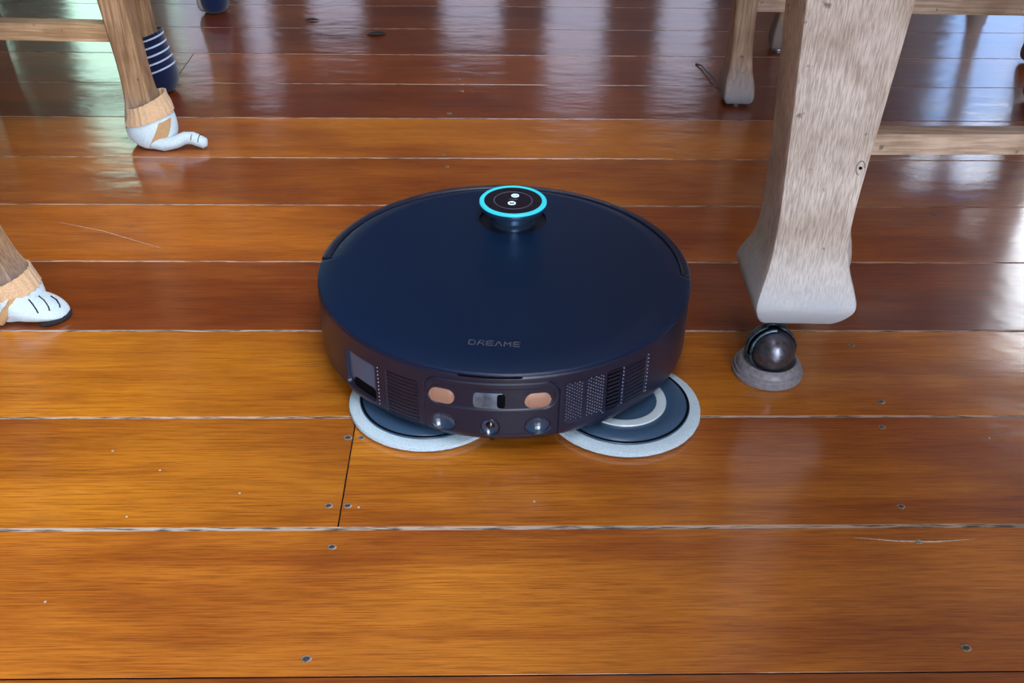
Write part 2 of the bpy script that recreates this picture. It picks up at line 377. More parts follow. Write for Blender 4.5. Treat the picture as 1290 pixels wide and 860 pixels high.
# far wall: narrow low windows with dark blinds drawn down to about one metre, a bigger one on the right
WIN = [(-2.16, -2.02, .42, 1.95, 1.15), (-1.80, -1.50, .42, 1.95, 1.28), (-1.41, -1.19, .42, 1.95, .96), (-1.10, -.94, .42, 1.95, 1.0), (-.84, -.58, .42, 1.95, .72),
       (-.32, -.04, .42, 1.95, .76), (.09, .37, .42, 1.95, .99), (.53, .78, .42, 1.95, .98), (1.66, 2.95, .35, 2.35, 2.35)]
HB = [(a, b_, c, d) for a, b_, c, d, e in WIN]
wall_with_holes('wall_back', 'y', 4.0, -2.6, 3.2, 0, 2.6, HB, MT['wall'])
wall_with_holes('wall_left', 'x', -2.5, -2.4, 4.0, 0, 2.6, [], MT['wall'], out=-1)
wall_with_holes('wall_right', 'x', 3.2, -2.4, 4.0, 0, 2.6, [], MT['wall'])
wall_with_holes('wall_front', 'y', -2.4, -2.6, 3.2, 0, 2.6, [(-.05, 1.55, .05, 2.25)], MT['ceil'], out=-1)
tag(box('ceiling', (-3.0, 3.8, -4.6, 4.4, 2.6, 2.75), MT['ceil'], None, smooth=False), kind='structure')  # overhang past the front wall added to keep the sun out
for i, (a, b_, c, d, e) in enumerate(WIN):
    bm = bmesh.new(); t = .03
    for q in ((a, a+t, c, d), (b_-t, b_, c, d), (a+t, b_-t, c, c+t), (a+t, b_-t, d-t, d)): add_box(bm, q[0], q[1], 4.02, 4.07, q[2], q[3])
    if i == 8:
        add_box(bm, 2.02, 2.06, 4.02, 4.06, c+t, d-t); add_box(bm, a+t, b_-t, 4.025, 4.055, 1.42, 1.46)
    wn = tag(bm_obj('window_%d' % (i+1), bm, MT['frame'], None, False), kind='structure')
    if e < d: box('roller_blind', (a+t, b_-t, 4.075, 4.085, e, d-t), MT['blind'], wn, smooth=False)
cv = []
for k in range(31):
    u = k/30; wv_ = .02*sin(k*1.3)
    cv.append([(1.72 + u*.72*.55, 3.93 + wv_, 1.30 + u*.30), (1.70 + u*.80, 3.93 + wv_, 2.42)])
V = [p for r in cv for p in r]; Fs = [(2*k, 2*k+2, 2*k+3, 2*k+1) for k in range(30)]
cu = mesh_obj('curtain', V, Fs, MT['blind']); sm = cu.modifiers.new('s', 'SOLIDIFY'); sm.thickness = .004
tag(cu, 'dark curtain drawn aside at the bright far window, outside the frame', 'curtain')
# outdoors
nb = box('neighbour_house_wall', (-4.6, -2.7, 8.0, 8.2, 0, 4.2), MT['mint'], smooth=False); tag(nb, 'mint green house wall outside the left far window', 'house wall')
nw = box('white_backdrop', (3.2, 7.5, 8.0, 8.2, 2.9, 7.0), MT['backdrop_white'], smooth=False); tag(nw, 'added sunlit white surface outside the right far window', 'house wall')  # added unseen surface whose glare the floor reflects
tag(box('backdrop', (3.2, 7.5, 7.95, 8.15, 0, 2.9), MT['bluebackdrop'], smooth=False), 'blue painted fence added below the white one for its reflection, outside the window', 'backdrop')  # added unseen surface that turns the lower window reflection blue
tag(box('ground', (-20, 20, -20, 30, -.6, -.5), MT['ground'], smooth=False), kind='structure')

# ------------------------------------------------------------------ robot vacuum
LC = (.00115, .0958)                       # turret centre in the robot's frame
robot = empty('robot_vacuum', (-.00829, .84193, 0), R(-3.5))
tag(robot, 'round navy robot vacuum with turquoise lit turret, on the floorboards', 'robot vacuum')
RB = .175
def wp(phi, z, r): a = R(phi); return (r*sin(a), -r*cos(a), z)
def capd(u, v, hl, hr):                    # signed distance to a horizontal capsule
    return math.hypot(max(abs(u)-(hl-hr), 0), v) - hr
def rrd(u, v, hu, hv, r):
    qx, qy = abs(u)-hu+r, abs(v)-hv+r
    return math.hypot(max(qx, 0), max(qy, 0)) + min(max(qx, qy), 0) - r
def sst(d, wdt): t = min(max(-d/wdt + .5, 0), 1); return t*t*(3-2*t)
DIM = [(-12.3, .0300), (13.6, .0305)]
def wall_r(phi, z):
    r = RB
    if z < .024: t = (.024-z)/.011; r -= .0065*t*t
    if z > .0795: r -= .0012*((z-.0795)/.002)
    if abs(phi) > 60: return r
    u = R(phi-.8)*RB
    P = rrd(u, z-.036, R(18.6)*RB, .0385, .012)
    r += .0007*sst(P, .0012) - .0010*max(0, 1-abs(P-.0004)/.0009)      # proud panel in a fine groove
    r -= .0012*sst(capd(u, z-.0587, R(17.6)*RB, .0108), .0010)
    for p, zz in DIM:
        q = math.hypot(R(phi-p)*RB/.0110, (z-zz)/.0088)
        if q < 1: r -= .0055*(1-q*q)**.7
    q = math.hypot(R(phi-.6)*RB/.0078, (z-.0300)/.0088)
    if q < 1: r -= .004*(1-q*q)**.6
    r -= .0035*sst(rrd(R(phi+41.3)*RB, z-.0445, .0200, .0185, .003), .0010)      # side opening
    r -= .0012*sst(rrd(R(phi+25.2)*RB, z-.044, .0160, .0215, .002), .0010)      # left vent field
    r -= .0014*sst(rrd(R(phi-27.3)*RB, z-.0500, .0185, .0215, .001), .0010)      # mesh field
    r -= .0040*sst(rrd(R(phi-36.5)*RB, z-.0505, .0072, .0205, .001), .0010)     # dark louvre
    r -= .0012*sst(rrd(R(phi-44.6)*RB, z-.0505, .0125, .0200, .001), .0010)
    return r
phis = []
a = -60.0
while a <= 60: phis.append(a); a += .28
a = 61.5
while a < 299: phis.append(a); a += 1.5
zs = [.013 + i*(.0815-.013)/96 for i in range(97)]
rings = [[wp(p, z, wall_r(p, z)) for p in phis] for z in zs]
rings.insert(0, [wp(p, .0125, .12) for p in phis]); rings.append([wp(p, .0815, .1600) for p in phis])
mesh_obj('bumper_shell', *loft(rings), MT['shell'], robot)
# lid: ring grid from the turret well out to a rim that steps in on the rear half
def rim_r(phi):
    p = abs((phi+180) % 360 - 180)
    if p < 87.5: return .1744
    if p > 89.5: return .1655
    return .1744 - (.1744-.1655)*(p-87.5)/2
NA = 360; WELL = .0345
def outer(alpha):
    lo_, hi_ = .0, .4
    for _ in range(30):
        m_ = (lo_+hi_)/2; x, y = LC[0]+m_*cos(alpha), LC[1]+m_*sin(alpha)
        ph = math.degrees(math.atan2(x, -y))
        if math.hypot(x, y) < rim_r(ph): lo_ = m_
        else: hi_ = m_
    return lo_
angs = []
for k in range(NA):                                  # even spacing around the lid rim
    ph = 360*k/NA; r = rim_r(ph); p = wp(ph, 0, r); angs.append(math.atan2(p[1]-LC[1], p[0]-LC[0]))
def lring(f, z, inset=0):
    out = []
    for al in angs:
        o = outer(al); d = WELL + (o-inset-WELL)*f; out.append((LC[0]+d*cos(al), LC[1]+d*sin(al), z))
    return out
rings = [lring(0, .0705), lring(0, .0834), [(LC[0]+(WELL+.0006)*cos(al), LC[1]+(WELL+.0006)*sin(al), .0840) for al in angs]]
for f in (.1, .25, .45, .65, .85): rings.append(lring(f, .0840))
rings += [lring(1, .0840, .0012), lring(1, .0836, .0004), lring(1, .0829), lring(1, .0812)]
mesh_obj('top_cover', *loft(rings, caps=False), MT['lid'], robot)
# rear rim outside the lid
prof = [(.1672, .0815), (.1672, .0836), (.1680, .0845), (.1735, .0845), (.1748, .0836), (.1749, .0800)]
rg = [[wp(90 + 180*k/120, z, r) for (r, z) in prof] for k in range(121)]
V, Fs = loft(rg, caps=True); mesh_obj('rear_rim', V, Fs, MT['shell'], robot)
# beads along the rim behind the turret
vf = []
for k in range(64):
    ph = 180 - 36 + 72*k/63
    x, y, _ = wp(ph, 0, .1695)
    bm_v = [(x-.0006, y-.0008, .0845), (x+.0006, y-.0008, .0845), (x+.0006, y+.0008, .0845), (x-.0006, y+.0008, .0845), (x, y, .0851)]
    vf.append((bm_v, [(0,1,4), (1,2,4), (2,3,4), (3,0,4)]))
tag(mesh_obj('rim_bead_row', *merge(*vf), MT['letter'], robot, False), kind='stuff')
# well + turret
mesh_obj('turret_well', *lathe([(.0344, .0830), (.0343, .0700), (.001, .0700)], 64, LC[0], LC[1], False), MT['hole'], robot)
mesh_obj('turret_column', *lathe([(.0255, .0701), (.0255, .0762), (.0235, .0770), (.0228, .0800), (.0228, .0975), (.0262, .0985)], 64, *LC), MT['column'], robot)
cap = mesh_obj('turret_cap', *lathe([(.0262, .0972), (.0312, .0974), (.0334, .0988), (.0341, .1030), (.0334, .1046), (.031, .1047)], 96, *LC), MT['capside'], robot)
mesh_obj('touch_face', *lathe([(.0293, .1046), (.0293, .1052), (.001, .1052)], 64, *LC, False), MT['capm'], cap)
mesh_obj('light_ring', *lathe([(.0340, .1034), (.0340, .1046), (.0330, .1056), (.0302, .1056), (.0293, .1050)], 96, *LC, False), MT['glow'], cap)
mesh_obj('touch_ring', *lathe([(.0188, .1052), (.0190, .10535), (.0196, .10535), (.0198, .1052)], 64, *LC, False), MT['thinline'], cap)
def button(cx, cy, power):
    vf = [lathe([(.0024, .1052), (.0024, .1055), (.0040, .1055), (.0040, .1052)], 24, cx, cy, False)]
    w_ = .0006
    bars = [(-w_, w_, .0002, .0034)] if power else [(-.0016, .0016, -.0012, .0010)]
    for x0, x1, y0, y1 in bars:
        V = [(cx+x0, cy+y0, .1055), (cx+x1, cy+y0, .1055), (cx+x1, cy+y1, .1055), (cx+x0, cy+y1, .1055)]; vf.append((V, [(0,1,2,3)]))
    mesh_obj('power_button' if power else 'home_button', *merge(*vf), MT['icon'], cap, False)
button(LC[0]+.0014, LC[1]+.0105, False); button(LC[0]-.0008, LC[1]-.0068, True)
box('button_divider', (LC[0]-.0040, LC[0]+.0042, LC[1]+.0014, LC[1]+.0022, .1052, .1054), MT['thinline'], cap, smooth=False)

def wall_shape(name, phi, z, hu, hv, r0, r1, mat, rad, n=26, parent=None):
    """rounded rectangle / capsule plate bent on the wall, radially from r0 to r1"""
    V, Fs = [], []
    cols = []
    for i in range(n+1):
        u = -hu + 2*hu*i/n
        e = abs(u)-(hu-rad); h = hv if e <= 0 else hv-rad+math.sqrt(max(rad*rad-e*e, 0)); h = max(h, hv*.05)
        cols.append((u, h))
    for u, h in cols:
        ph = phi + math.degrees(u/RB)
        for zz, rr in ((z-h, r0), (z-h, r1-.0002), (z-h*.94, r1), (z+h*.94, r1), (z+h, r1-.0002), (z+h, r0)): V.append(wp(ph, zz, rr))
    for i in range(n):
        for j in range(5): Fs.append((i*6+j, (i+1)*6+j, (i+1)*6+j+1, i*6+j+1))
        Fs.append((i*6+5, (i+1)*6+5, (i+1)*6, i*6))
    Fs.append(tuple(range(6))); Fs.append(tuple(n*6+i for i in range(5, -1, -1)))
    return mesh_obj(name, V, Fs, mat, parent or robot)
for p in (-12.8, 13.5): tag(wall_shape('charging_contact', p, .0570, .0112, .0073, .1730, .1757, MT['copper'], .0073), 'copper coloured oval contact')
for p, zz in DIM + [(.6, .0300)]:
    small = p == .6; hu, hv = (.0072, .0082) if small else (.0105, .0084); V, Fs = [], []
    for i in range(9):
        for j in range(28):
            q = i/8*.97; u, v_ = q*cos(2*PI*j/28)*hu, q*sin(2*PI*j/28)*hv
            ph = p + math.degrees(u/RB); V.append(wp(ph, zz+v_, wall_r(ph, zz+v_)+.0003))
    for i in range(8):
        for j in range(28): Fs.append((i*28+j, i*28+(j+1) % 28, (i+1)*28+(j+1) % 28, (i+1)*28+j))
    mesh_obj('sensor_cup', V, Fs, MT['panel'], robot)
wall_shape('sensor_window', .2, .0570, .0130, .0078, .1730, .1750, MT['glass'], .0035)
wall_shape('sensor_window_dark_end', 3.55, .0570, .0034, .0072, .1745, .1752, MT['hole'], .003)  # darker right end of the sensor window
wall_shape('duct_flap', -41.3, .0465, .0190, .0155, .1690, .1722, MT['duct'], .002)
wall_shape('flap_dark_reflection', -40.3, .0305, .0160, .0060, .1700, .1726, MT['hole'], .006)  # dark reflection along the flap's lower edge, painted as a plate
wall_shape('lid_slot', .5, .0806, .0270, .0010, .1730, .1749, MT['hole'], .001)
V, Fs = lathe([(.0001, .0030), (.0022, .0027), (.0040, .0014), (.0046, 0)], 24, caps=False)
ls = mesh_obj('camera_lens', V, Fs, MT['blackgloss'], robot); ls.rotation_euler = (R(90), 0, R(.6)); ls.location = wp(.6, .0295, .1712)
# vents
def strips(name, ph0, ph1, z0, z1, count, hh, r0, r1, mat):
    vf = []
    for k in range(count):
        z = z0 + (z1-z0)*k/(count-1); V, Fs = [], []
        for i in range(7):
            ph = ph0 + (ph1-ph0)*i/6
            for zz, rr in ((z-hh, r0), (z-hh, r1), (z+hh, r1), (z+hh, r0)): V.append(wp(ph, zz, rr))
        for i in range(6):
            for j in range(4): Fs.append((i*4+j, (i+1)*4+j, (i+1)*4+(j+1) % 4, i*4+(j+1) % 4))
        Fs += [(0,1,2,3), (27,26,25,24)]; vf.append((V, Fs))
    return mesh_obj(name, *merge(*vf), mat, robot, False)
tag(strips('exhaust_vent', -30.3, -20.1, .0250, .0630, 11, .0010, .1725, .1744, MT['slat']), kind='stuff')
tag(strips('exhaust_vent', 34.4, 38.7, .0325, .0690, 10, .0009, .1700, .1742, MT['slat']), kind='stuff')
tag(strips('exhaust_vent', 40.7, 48.5, .0325, .0690, 10, .0012, .1725, .1744, MT['slat']), kind='stuff')
def dots(name, ph0, ph1, nc, z0, z1, nr, s, r, mat, stag=False):
    vf = []
    for i in range(nc):
        for j in range(nr):
            z = z0 + (z1-z0)*(j+(.5 if stag and i % 2 else 0))/max(nr-.5 if stag else nr-1, 1)
            ph = ph0 + (ph1-ph0)*(i/(nc-1) if nc > 1 else 0); dp = math.degrees(s/RB)
            V = [wp(ph-dp, z, r), wp(ph, z-s, r), wp(ph+dp, z, r), wp(ph, z+s, r), wp(ph, z, r+.0006)]
            V += [wp(ph-dp, z, r-.002), wp(ph, z-s, r-.002), wp(ph+dp, z, r-.002), wp(ph, z+s, r-.002)]
            vf.append((V, [(0,1,4), (1,2,4), (2,3,4), (3,0,4), (0,5,6,1), (1,6,7,2), (2,7,8,3), (3,8,5,0)]))
    return tag(mesh_obj(name, *merge(*vf), mat, robot, False), kind='stuff')
dots('vent_mesh', 21.8, 26.2, 7, .0310, .0680, 12, .0009, .1738, MT['thinline'], True)
dots('vent_mesh', 28.2, 32.9, 7, .0310, .0690, 12, .0009, .1738, MT['thinline'], True)
dots('dot_row', -33.4, -33.4, 1, .0255, .0640, 11, .0007, .1750, MT['dotm'])
dots('dot_row', 39.5, 39.5, 1, .0320, .0690, 11, .0007, .1750, MT['dotm'])
dots('dot_row', 49.4, 49.4, 1, .0310, .0695, 11, .0007, .1750, MT['dotm'])
# lettering on the lid: thin flat strokes
G = {'D': [[(0,0),(0,1),(.75,1),(1,.75),(1,.25),(.75,0),(0,0)]], 'R': [[(0,0),(.25,1),(.8,1),(1,.8),(1,.6),(.8,.45),(.3,.45)], [(.6,.45),(1,0)]],
     'E': [[(1,1),(0,1),(0,0),(1,0)], [(0,.5),(.9,.5)]], 'A': [[(0,0),(.5,1),(1,0)]], 'M': [[(0,0),(0,1),(.5,.35),(1,1),(1,0)]]}
def lettering(word, x, y, w_, h_, adv, lw, z):
    vf = []
    for k, ch in enumerate(word):
        for pl in G[ch]:
            for (ax, ay), (bx, by) in zip(pl[:-1], pl[1:]):
                A_ = Vector((x+k*adv+ax*w_, y+ay*h_, 0)); B_ = Vector((x+k*adv+bx*w_, y+by*h_, 0)); d = (B_-A_).normalized(); q = Vector((-d.y, d.x, 0))*lw; d *= lw
                P4 = [A_-d-q, B_+d-q, B_+d+q, A_-d+q]
                vf.append(([(p.x, p.y, z) for p in P4] + [(p.x, p.y, z+.00015) for p in P4], [(4,5,6,7), (0,1,5,4), (1,2,6,5), (2,3,7,6), (3,0,4,7)]))
    return mesh_obj('lid_lettering', *merge(*vf), MT['letter'], robot, False)
lettering('DREAME', -.0200, -.1335, .0052, .0066, .0075, .00045, .0840)
# mop pads
def mop(cx, cy, ringed):
    prof = [(.060, .0004), (.0675, .0006), (.0705, .0030), (.0700, .0060), (.0660, .0076), (.0600, .0078), (.001, .0078)]
    V, Fs = lathe(prof, 120, cx, cy, True)
    V = [(x + noise.noise(Vector((x*300, y*300, z*300)))*.0005, y + noise.noise(Vector((y*300, x*300, 5)))*.0005, z) for x, y, z in V]
    m_ = mesh_obj('mop_pad', V, Fs, MT['fringe'], robot)
    h = mesh_obj('pad_holder', *lathe([(.0600, .0076), (.0605, .0088), (.0590, .0096), (.0570, .0092), (.0560, .0100), (.0440, .0112), (.0430, .0108), (.0290, .0112), (.001, .0112)], 96, cx, cy, False), MT['pad'], m_)
    mesh_obj('holder_groove', *lathe([(.0598, .0097), (.0592, .0100), (.0584, .0100), (.0578, .0096)], 96, cx, cy, False), MT['hole'], m_)
    if ringed: mesh_obj('holder_ring_highlight', *lathe([(.0395, .0110), (.0390, .0121), (.0340, .0123), (.0310, .0118), (.0305, .0110)], 72, cx, cy, False), MT['padring_highlight'], m_)  # pale colour paints the highlight on the holder's glossy recessed ring
mop(-.0605, -.1095, False); mop(.1145, -.1016, True)
box('mop_arm', (.055, .125, -.108, -.090, .0112, .0160), MT['rubber'], robot, .001)
mesh_obj('mop_arm', *lathe([(.016, .0112), (.016, .0150)], 24, -.0605, -.1095), MT['rubber'], robot)
for sx in (-1, 1):
    V, Fs = lathe([(.033, -.01), (.036, -.008), (.036, .008), (.033, .01)], 32)
    wh = mesh_obj('drive_wheel', V, Fs, MT['rubber'], robot); wh.rotation_euler = (0, R(90), 0); wh.location = (sx*.112, .02, .0362)
cs = mesh_obj('caster_nub', *lathe([(.001, .0085), (.0025, .0090), (.0040, .0110), (.0042, .0130)], 16, .003, -.164), MT['rubber'], robot)

# ------------------------------------------------------------------ table
table = empty('dining_table', (.26, .82, 0))
tag(table, 'pale worn oak table leg with flared foot, standing on a ball caster', 'table')
def tl(dx, dy, first=False):
    sec = [(.0575, .2300, .2900, .7920, .862), (.0600, .2260, .2970, .7880, .868), (.0720, .2200, .3040, .7790, .875), (.0840, .2168, .3072, .7742, .878),
           (.1000, .2190, .3030, .7765, .868), (.1220, .2228, .2950, .7785, .852), (.1500, .2244, .2895, .7795, .844), (.1900, .2238, .2896, .7800, .842),
           (.2700, .2200, .2942, .7800, .844), (.3500, .2155, .2982, .7790, .846), (.50, .209, .303, .777, .850), (.70, .203, .308, .775, .855)]
    sec = [(z, a+dx-.26, b_+dx-.26, c+dy-.82, d+dy-.82) for z, a, b_, c, d in sec]
    lg = mesh_obj('table_leg', *post(sec, .0042, 5, 2), MT['table'], table)
    bx, by = .243+dx-.26, .789+dy-.82
    bm = bmesh.new(); bmesh.ops.create_uvsphere(bm, u_segments=32, v_segments=20, radius=.0205)
    bl = bm_obj('caster_ball', bm, MT['steel'], table, loc=(bx, by, .0300)); tag(bl, 'dull steel caster ball')
    # hood: a part shell wrapping the far left side of the ball + neck
    V, Fs = [], []
    nu, nv = 20, 10
    for i in range(nu+1):
        for j in range(nv+1):
            th = R(-5 + 190*i/nu); ph = R(-50 + 125*j/nv)
            for_r = .0235
            V.append((bx + for_r*cos(ph)*cos(th) - .0015, by + for_r*cos(ph)*sin(th) + .001, .031 + for_r*sin(ph)))
    for i in range(nu):
        for j in range(nv): a_ = i*(nv+1)+j; Fs.append((a_, a_+nv+1, a_+nv+2, a_+1))
    hd = mesh_obj('caster_hood', V, Fs, MT['hood'], table); md = hd.modifiers.new('s', 'SOLIDIFY'); md.thickness = .0016
    # bright lip of the hood on the left
    path = [(bx - .0215*cos(R(t)) , by - .006 + .010*abs(sin(R(t)))*.3, .030 + .0225*sin(R(t))) for t in range(-38, 96, 8)]
    mesh_obj('hood_lip', *tube(path, .0015, 8), MT['hood'], table)
    mesh_obj('caster_stem', *lathe([(.008, .049), (.008, .064)], 20, bx+.010, by+.020), MT['hood'], table)
    return lg
tl(.26, .82, True)
for dx, dy in ((.80, .82), (.26, .0), (.80, .0)): tl(dx, dy)
table.location = (0, 0, 0)
for ch in table.children: ch.location = ch.location + Vector((0, 0, 0))
kx, kz = .2840, .218
V, Fs = tube([(kx + .0034*cos(2*PI*k/16), .7802, kz + .0062*sin(2*PI*k/16)) for k in range(13)], .0004, 6)
mesh_obj('knot', V, Fs, MT['nail'], table)
V, Fs = lathe([(.0014, 0), (.0014, .0012)], 10); V = [(kx+a_, .7805-c_, kz+b_) for a_, b_, c_ in V]; mesh_obj('nail_hole', V, Fs, MT['hole'], table)
bm = bmesh.new(); add_box(bm, .17, .89, -.08, .90, .722, .75, .004); bm_obj('table_top', bm, MT['table'], table)
bm = bmesh.new(); add_box(bm, .30, .74, .80, .825, .63, .7215); add_box(bm, .30, .74, -.02, .005, .63, .7215)
add_box(bm, .235, .26, .04, .78, .63, .7215); add_box(bm, .80, .825, .04, .78, .63, .7215); bm_obj('apron', bm, MT['table'], table)
def cup(x, y, lbl):
    prof = [(.0322, 0), (.0332, .0008), (.0333, .0040), (.0322, .0050), (.0325, .0060), (.0318, .0085), (.0306, .0092), (.0302, .0112), (.0282, .0140), (.0262, .0158), (.0252, .0162), (.0238, .0152), (.0215, .0110), (.001, .0088)]
    o = mesh_obj('caster_cup', *lathe(prof, 56), MT['cup'], None, loc=(x, y, 0)); tag(o, lbl, 'floor protector')
cup(.2435, .796, 'grey round floor protector cup under the ball caster of the table leg')

# ------------------------------------------------------------------ chairs
def leg_mesh(x, y, wx, wy, lean, mat, parent, ztop=.43, glide=True, foot=1.0):
    """flared-foot leg; lean = x shift at ztop"""
    prof = [(.0030, .60, .60), (.0055, .82, .85), (.0120, .97, .98), (.0220, 1.0, 1.0), (.0380, .93, .90), (.0620, .74, .74), (.100, .66, .68), (.157, .69, .72), (.26, .78, .80), (ztop, .88, .9)]
    sec = []
    for z, a_, b_ in prof:
        cx = x + lean*z/ztop; hx, hy = wx*.5*a_, wy*.5*b_; sec.append((z, cx-hx, cx+hx, y-hy, y+hy))
    lg = mesh_obj('leg', *post(sec, .0022, 4, 1), mat, parent)
    mesh_obj('glide', *lathe([(.30*wx, 0), (.33*wx, .0008), (.33*wx, .0035)], 20, x, y), MT['glide'], lg)
    return lg
def chair(name, legs, mat, railmat, label, rails=((0, 1), (2, 3)), rz=.1475, back_pair=None, wx=.044, wy=.050, group=None):
    """legs: four (x, y, lean) near-left, near-right, far-left, far-right"""
    c = empty(name, (0, 0, 0))
    cx = sum(l[0] for l in legs)/4; cy = sum(l[1] for l in legs)/4
    c.location = (cx, cy, 0)
    tag(c, label, 'chair', group)
    for x, y, ln in legs: leg_mesh(x-cx, y-cy, wx, wy, ln, mat, c)
    def lp(i, z): x, y, ln = legs[i]; return (x-cx + ln*z/.43, y-cy)
    for i, j in rails:
        a_, b_ = lp(i, rz), lp(j, rz)
        P = [(a_[0]+.008, a_[1]-.011, rz-.0110), (a_[0]+.008, a_[1]+.011, rz-.0110), (a_[0]+.008, a_[1]+.011, rz+.0115), (a_[0]+.008, a_[1]-.011, rz+.0115)]
        Q = [(p[0]-a_[0]+b_[0]-.016, p[1]-a_[1]+b_[1], p[2]) for p in P]
        V, Fs = loft([P, Q]); mesh_obj('stretcher', V, Fs, railmat, c, False)
    for i, j in ((0, 2), (1, 3)):
        a_, b_ = lp(i, .36), lp(j, .36)
        V, Fs = loft([[(a_[0]-.009, a_[1], .35), (a_[0]+.009, a_[1], .35), (a_[0]+.009, a_[1], .375), (a_[0]-.009, a_[1], .375)],
                      [(b_[0]-.009, b_[1], .35), (b_[0]+.009, b_[1], .35), (b_[0]+.009, b_[1], .375), (b_[0]-.009, b_[1], .375)]])
        mesh_obj('side_rail', V, Fs, railmat, c, False)
    xs = [lp(i, .43)[0] for i in range(4)]; ys = [lp(i, .43)[1] for i in range(4)]
    bm = bmesh.new(); add_box(bm, min(xs)-.025, max(xs)+.025, min(ys)-.025, max(ys)+.025, .428, .455, .005); bm_obj('seat', bm, mat, c)
    bm = bmesh.new(); add_box(bm, min(xs)-.010, max(xs)+.010, min(ys)-.010, max(ys)+.010, .455, .49, .012); bm_obj('seat_cushion', bm, MT['cushion'], c)
    bp = back_pair or (2, 3)
    (ax, ay), (bx, by) = lp(bp[0], .43), lp(bp[1], .43)
    for qx, qy in ((ax, ay), (bx, by)):
        bm = bmesh.new(); add_box(bm, qx-.016, qx+.016, qy-.016, qy+.016, .4545, .95, .003); bm_obj('back_post', bm, mat, c)
    for z in (.60, .74, .88):
        n_ = Vector((bx-ax, by-ay, 0)).normalized(); q = Vector((-n_.y, n_.x, 0))*.008; A_ = Vector((ax, ay, 0)) + n_*.01; B_ = Vector((bx, by, 0)) - n_*.01
        V, Fs = loft([[tuple(A_-q+Vector((0,0,z))), tuple(A_+q+Vector((0,0,z))), tuple(A_+q+Vector((0,0,z+.05))), tuple(A_-q+Vector((0,0,z+.05)))],
                      [tuple(B_-q+Vector((0,0,z))), tuple(B_+q+Vector((0,0,z))), tuple(B_+q+Vector((0,0,z+.05))), tuple(B_-q+Vector((0,0,z+.05)))]])
        mesh_obj('back_slat', V, Fs, mat, c, False)
    return c
# chair at the left whose right-hand legs wear the cat-paw socks
chair('dining_chair', [(-.92, .88, .02), (-.507, .885, -.085), (-.94, 1.325, .02), (-.4995, 1.3205, -.030)], MT['chair'], MT['rail'],
      'brown wooden chair at left whose legs wear cream and white paw socks', wx=.047, wy=.050, back_pair=(0, 2))
chair('dining_chair', [(-.98, 1.50, .02), (-.543, 1.503, -.030), (-.99, 1.905, .02), (-.562, 1.905, -.02)], MT['chair'], MT['rail'],
      'brown wooden chair behind, its legs wearing navy striped socks', rz=.165, wx=.042, wy=.044, back_pair=(0, 2))
chair('dining_chair', [(.344, 1.0, .0), (.80, 1.02, .0), (.3325, 1.497, -.018), (.80, 1.50, .0)], MT['chair_pale'], MT['rail_pale'],
      'pale wooden chair behind the table leg, bare spoon-shaped foot with metal glide', rz=.149, wx=.0445, wy=.060, back_pair=(2, 3))
chair('dining_chair', [(.449, 1.745, .02), (.862, 1.69, .02), (.50, 2.13, .02), (.92, 2.08, .02)], MT['chair'], MT['rail'],
      'dark wooden chair farthest back at right, mostly hidden behind the table leg', rz=.30, wx=.034, wy=.038, back_pair=(2, 3))

# ------------------------------------------------------------------ chair socks
def section_loft(secs, seg=28, sub=4, fold=0, seed=0):
    """secs: (cx, cy, z, rx, ry, tilt) — tilt = extra height per metre towards +x"""
    rings = []
    for s in range((len(secs)-1)*sub+1):
        cx, cy, z, rx, ry, tl_ = spline(secs, s/sub)
        ring = []
        for k in range(seg):
            a_ = 2*PI*k/seg; f = 1 + fold*noise.noise(Vector((cos(a_)*2.2+seed, sin(a_)*2.2, z*70)))
            ring.append((cx+rx*f*cos(a_), cy+ry*f*sin(a_), z + tl_*rx*cos(a_)))
        rings.append(ring)
    return loft(rings)
def ribbed(secs, ribs=24, amp=.022, seg=88, thick=.0014):
    rings = []
    S_ = secs + [(c[0], c[1], c[2], c[3]-thick, c[4]-thick, c[5]) for c in secs[::-1]]
    for cx, cy, z, rx, ry, tl_ in S_:
        rings.append([(cx+rx*(1+amp*cos(ribs*2*PI*k/seg))*cos(2*PI*k/seg), cy+ry*(1+amp*cos(ribs*2*PI*k/seg))*sin(2*PI*k/seg), z+tl_*rx*cos(2*PI*k/seg)) for k in range(seg)])
    return loft(rings, caps=False)
def root(name, x, y, label):
    e = empty(name, (x, y, 0)); tag(e, label, 'chair sock', 'socks on the chair legs'); return e
def shift(secs, x, y): return [(a_-x, b_-y, *r) for a_, b_, *r in secs]
# A: paw sock at rear, toe flopping to the right
sx, sy = -.492, 1.31
A = root('chair_sock', sx, sy, 'cream and white paw sock with toe flopping sideways, beside the navy sock')
body = [(-.486, 1.298, .0008, .012, .012, 0), (-.487, 1.300, .0035, .023, .022, 0), (-.490, 1.304, .012, .0315, .028, .05), (-.4925, 1.308, .024, .0335, .031, .15), (-.4945, 1.312, .035, .0315, .031, .25), (-.496, 1.316, .045, .028, .031, .32)]
mesh_obj('sock_body', *section_loft(shift(body, sx, sy), 40, 4, .03, 2), MT['white'], A)
cuff = [(-.4945, 1.312, .035, .0330, .0325, .27), (-.4960, 1.316, .043, .0312, .0325, .32), (-.4975, 1.319, .051, .0275, .032, .36), (-.4985, 1.321, .0565, .0268, .032, .38)]
mesh_obj('sock_cuff', *ribbed(shift(cuff, sx, sy)), MT['cream'], A)
toe = [(-.486, 1.285, .0095), (-.470, 1.2805, .0085), (-.455, 1.2845, .0110), (-.444, 1.289, .0150), (-.434, 1.290, .0145), (-.425, 1.289, .0110), (-.4175, 1.287, .0085), (-.4145, 1.287, .0080)]
mesh_obj('sock_toe', *tube([(p[0]-sx, p[1]-sy, p[2]) for p in toe], [.0092, .0092, .0090, .0090, .0090, .0086, .0076, .0040], 16, .92), MT['white'], A)
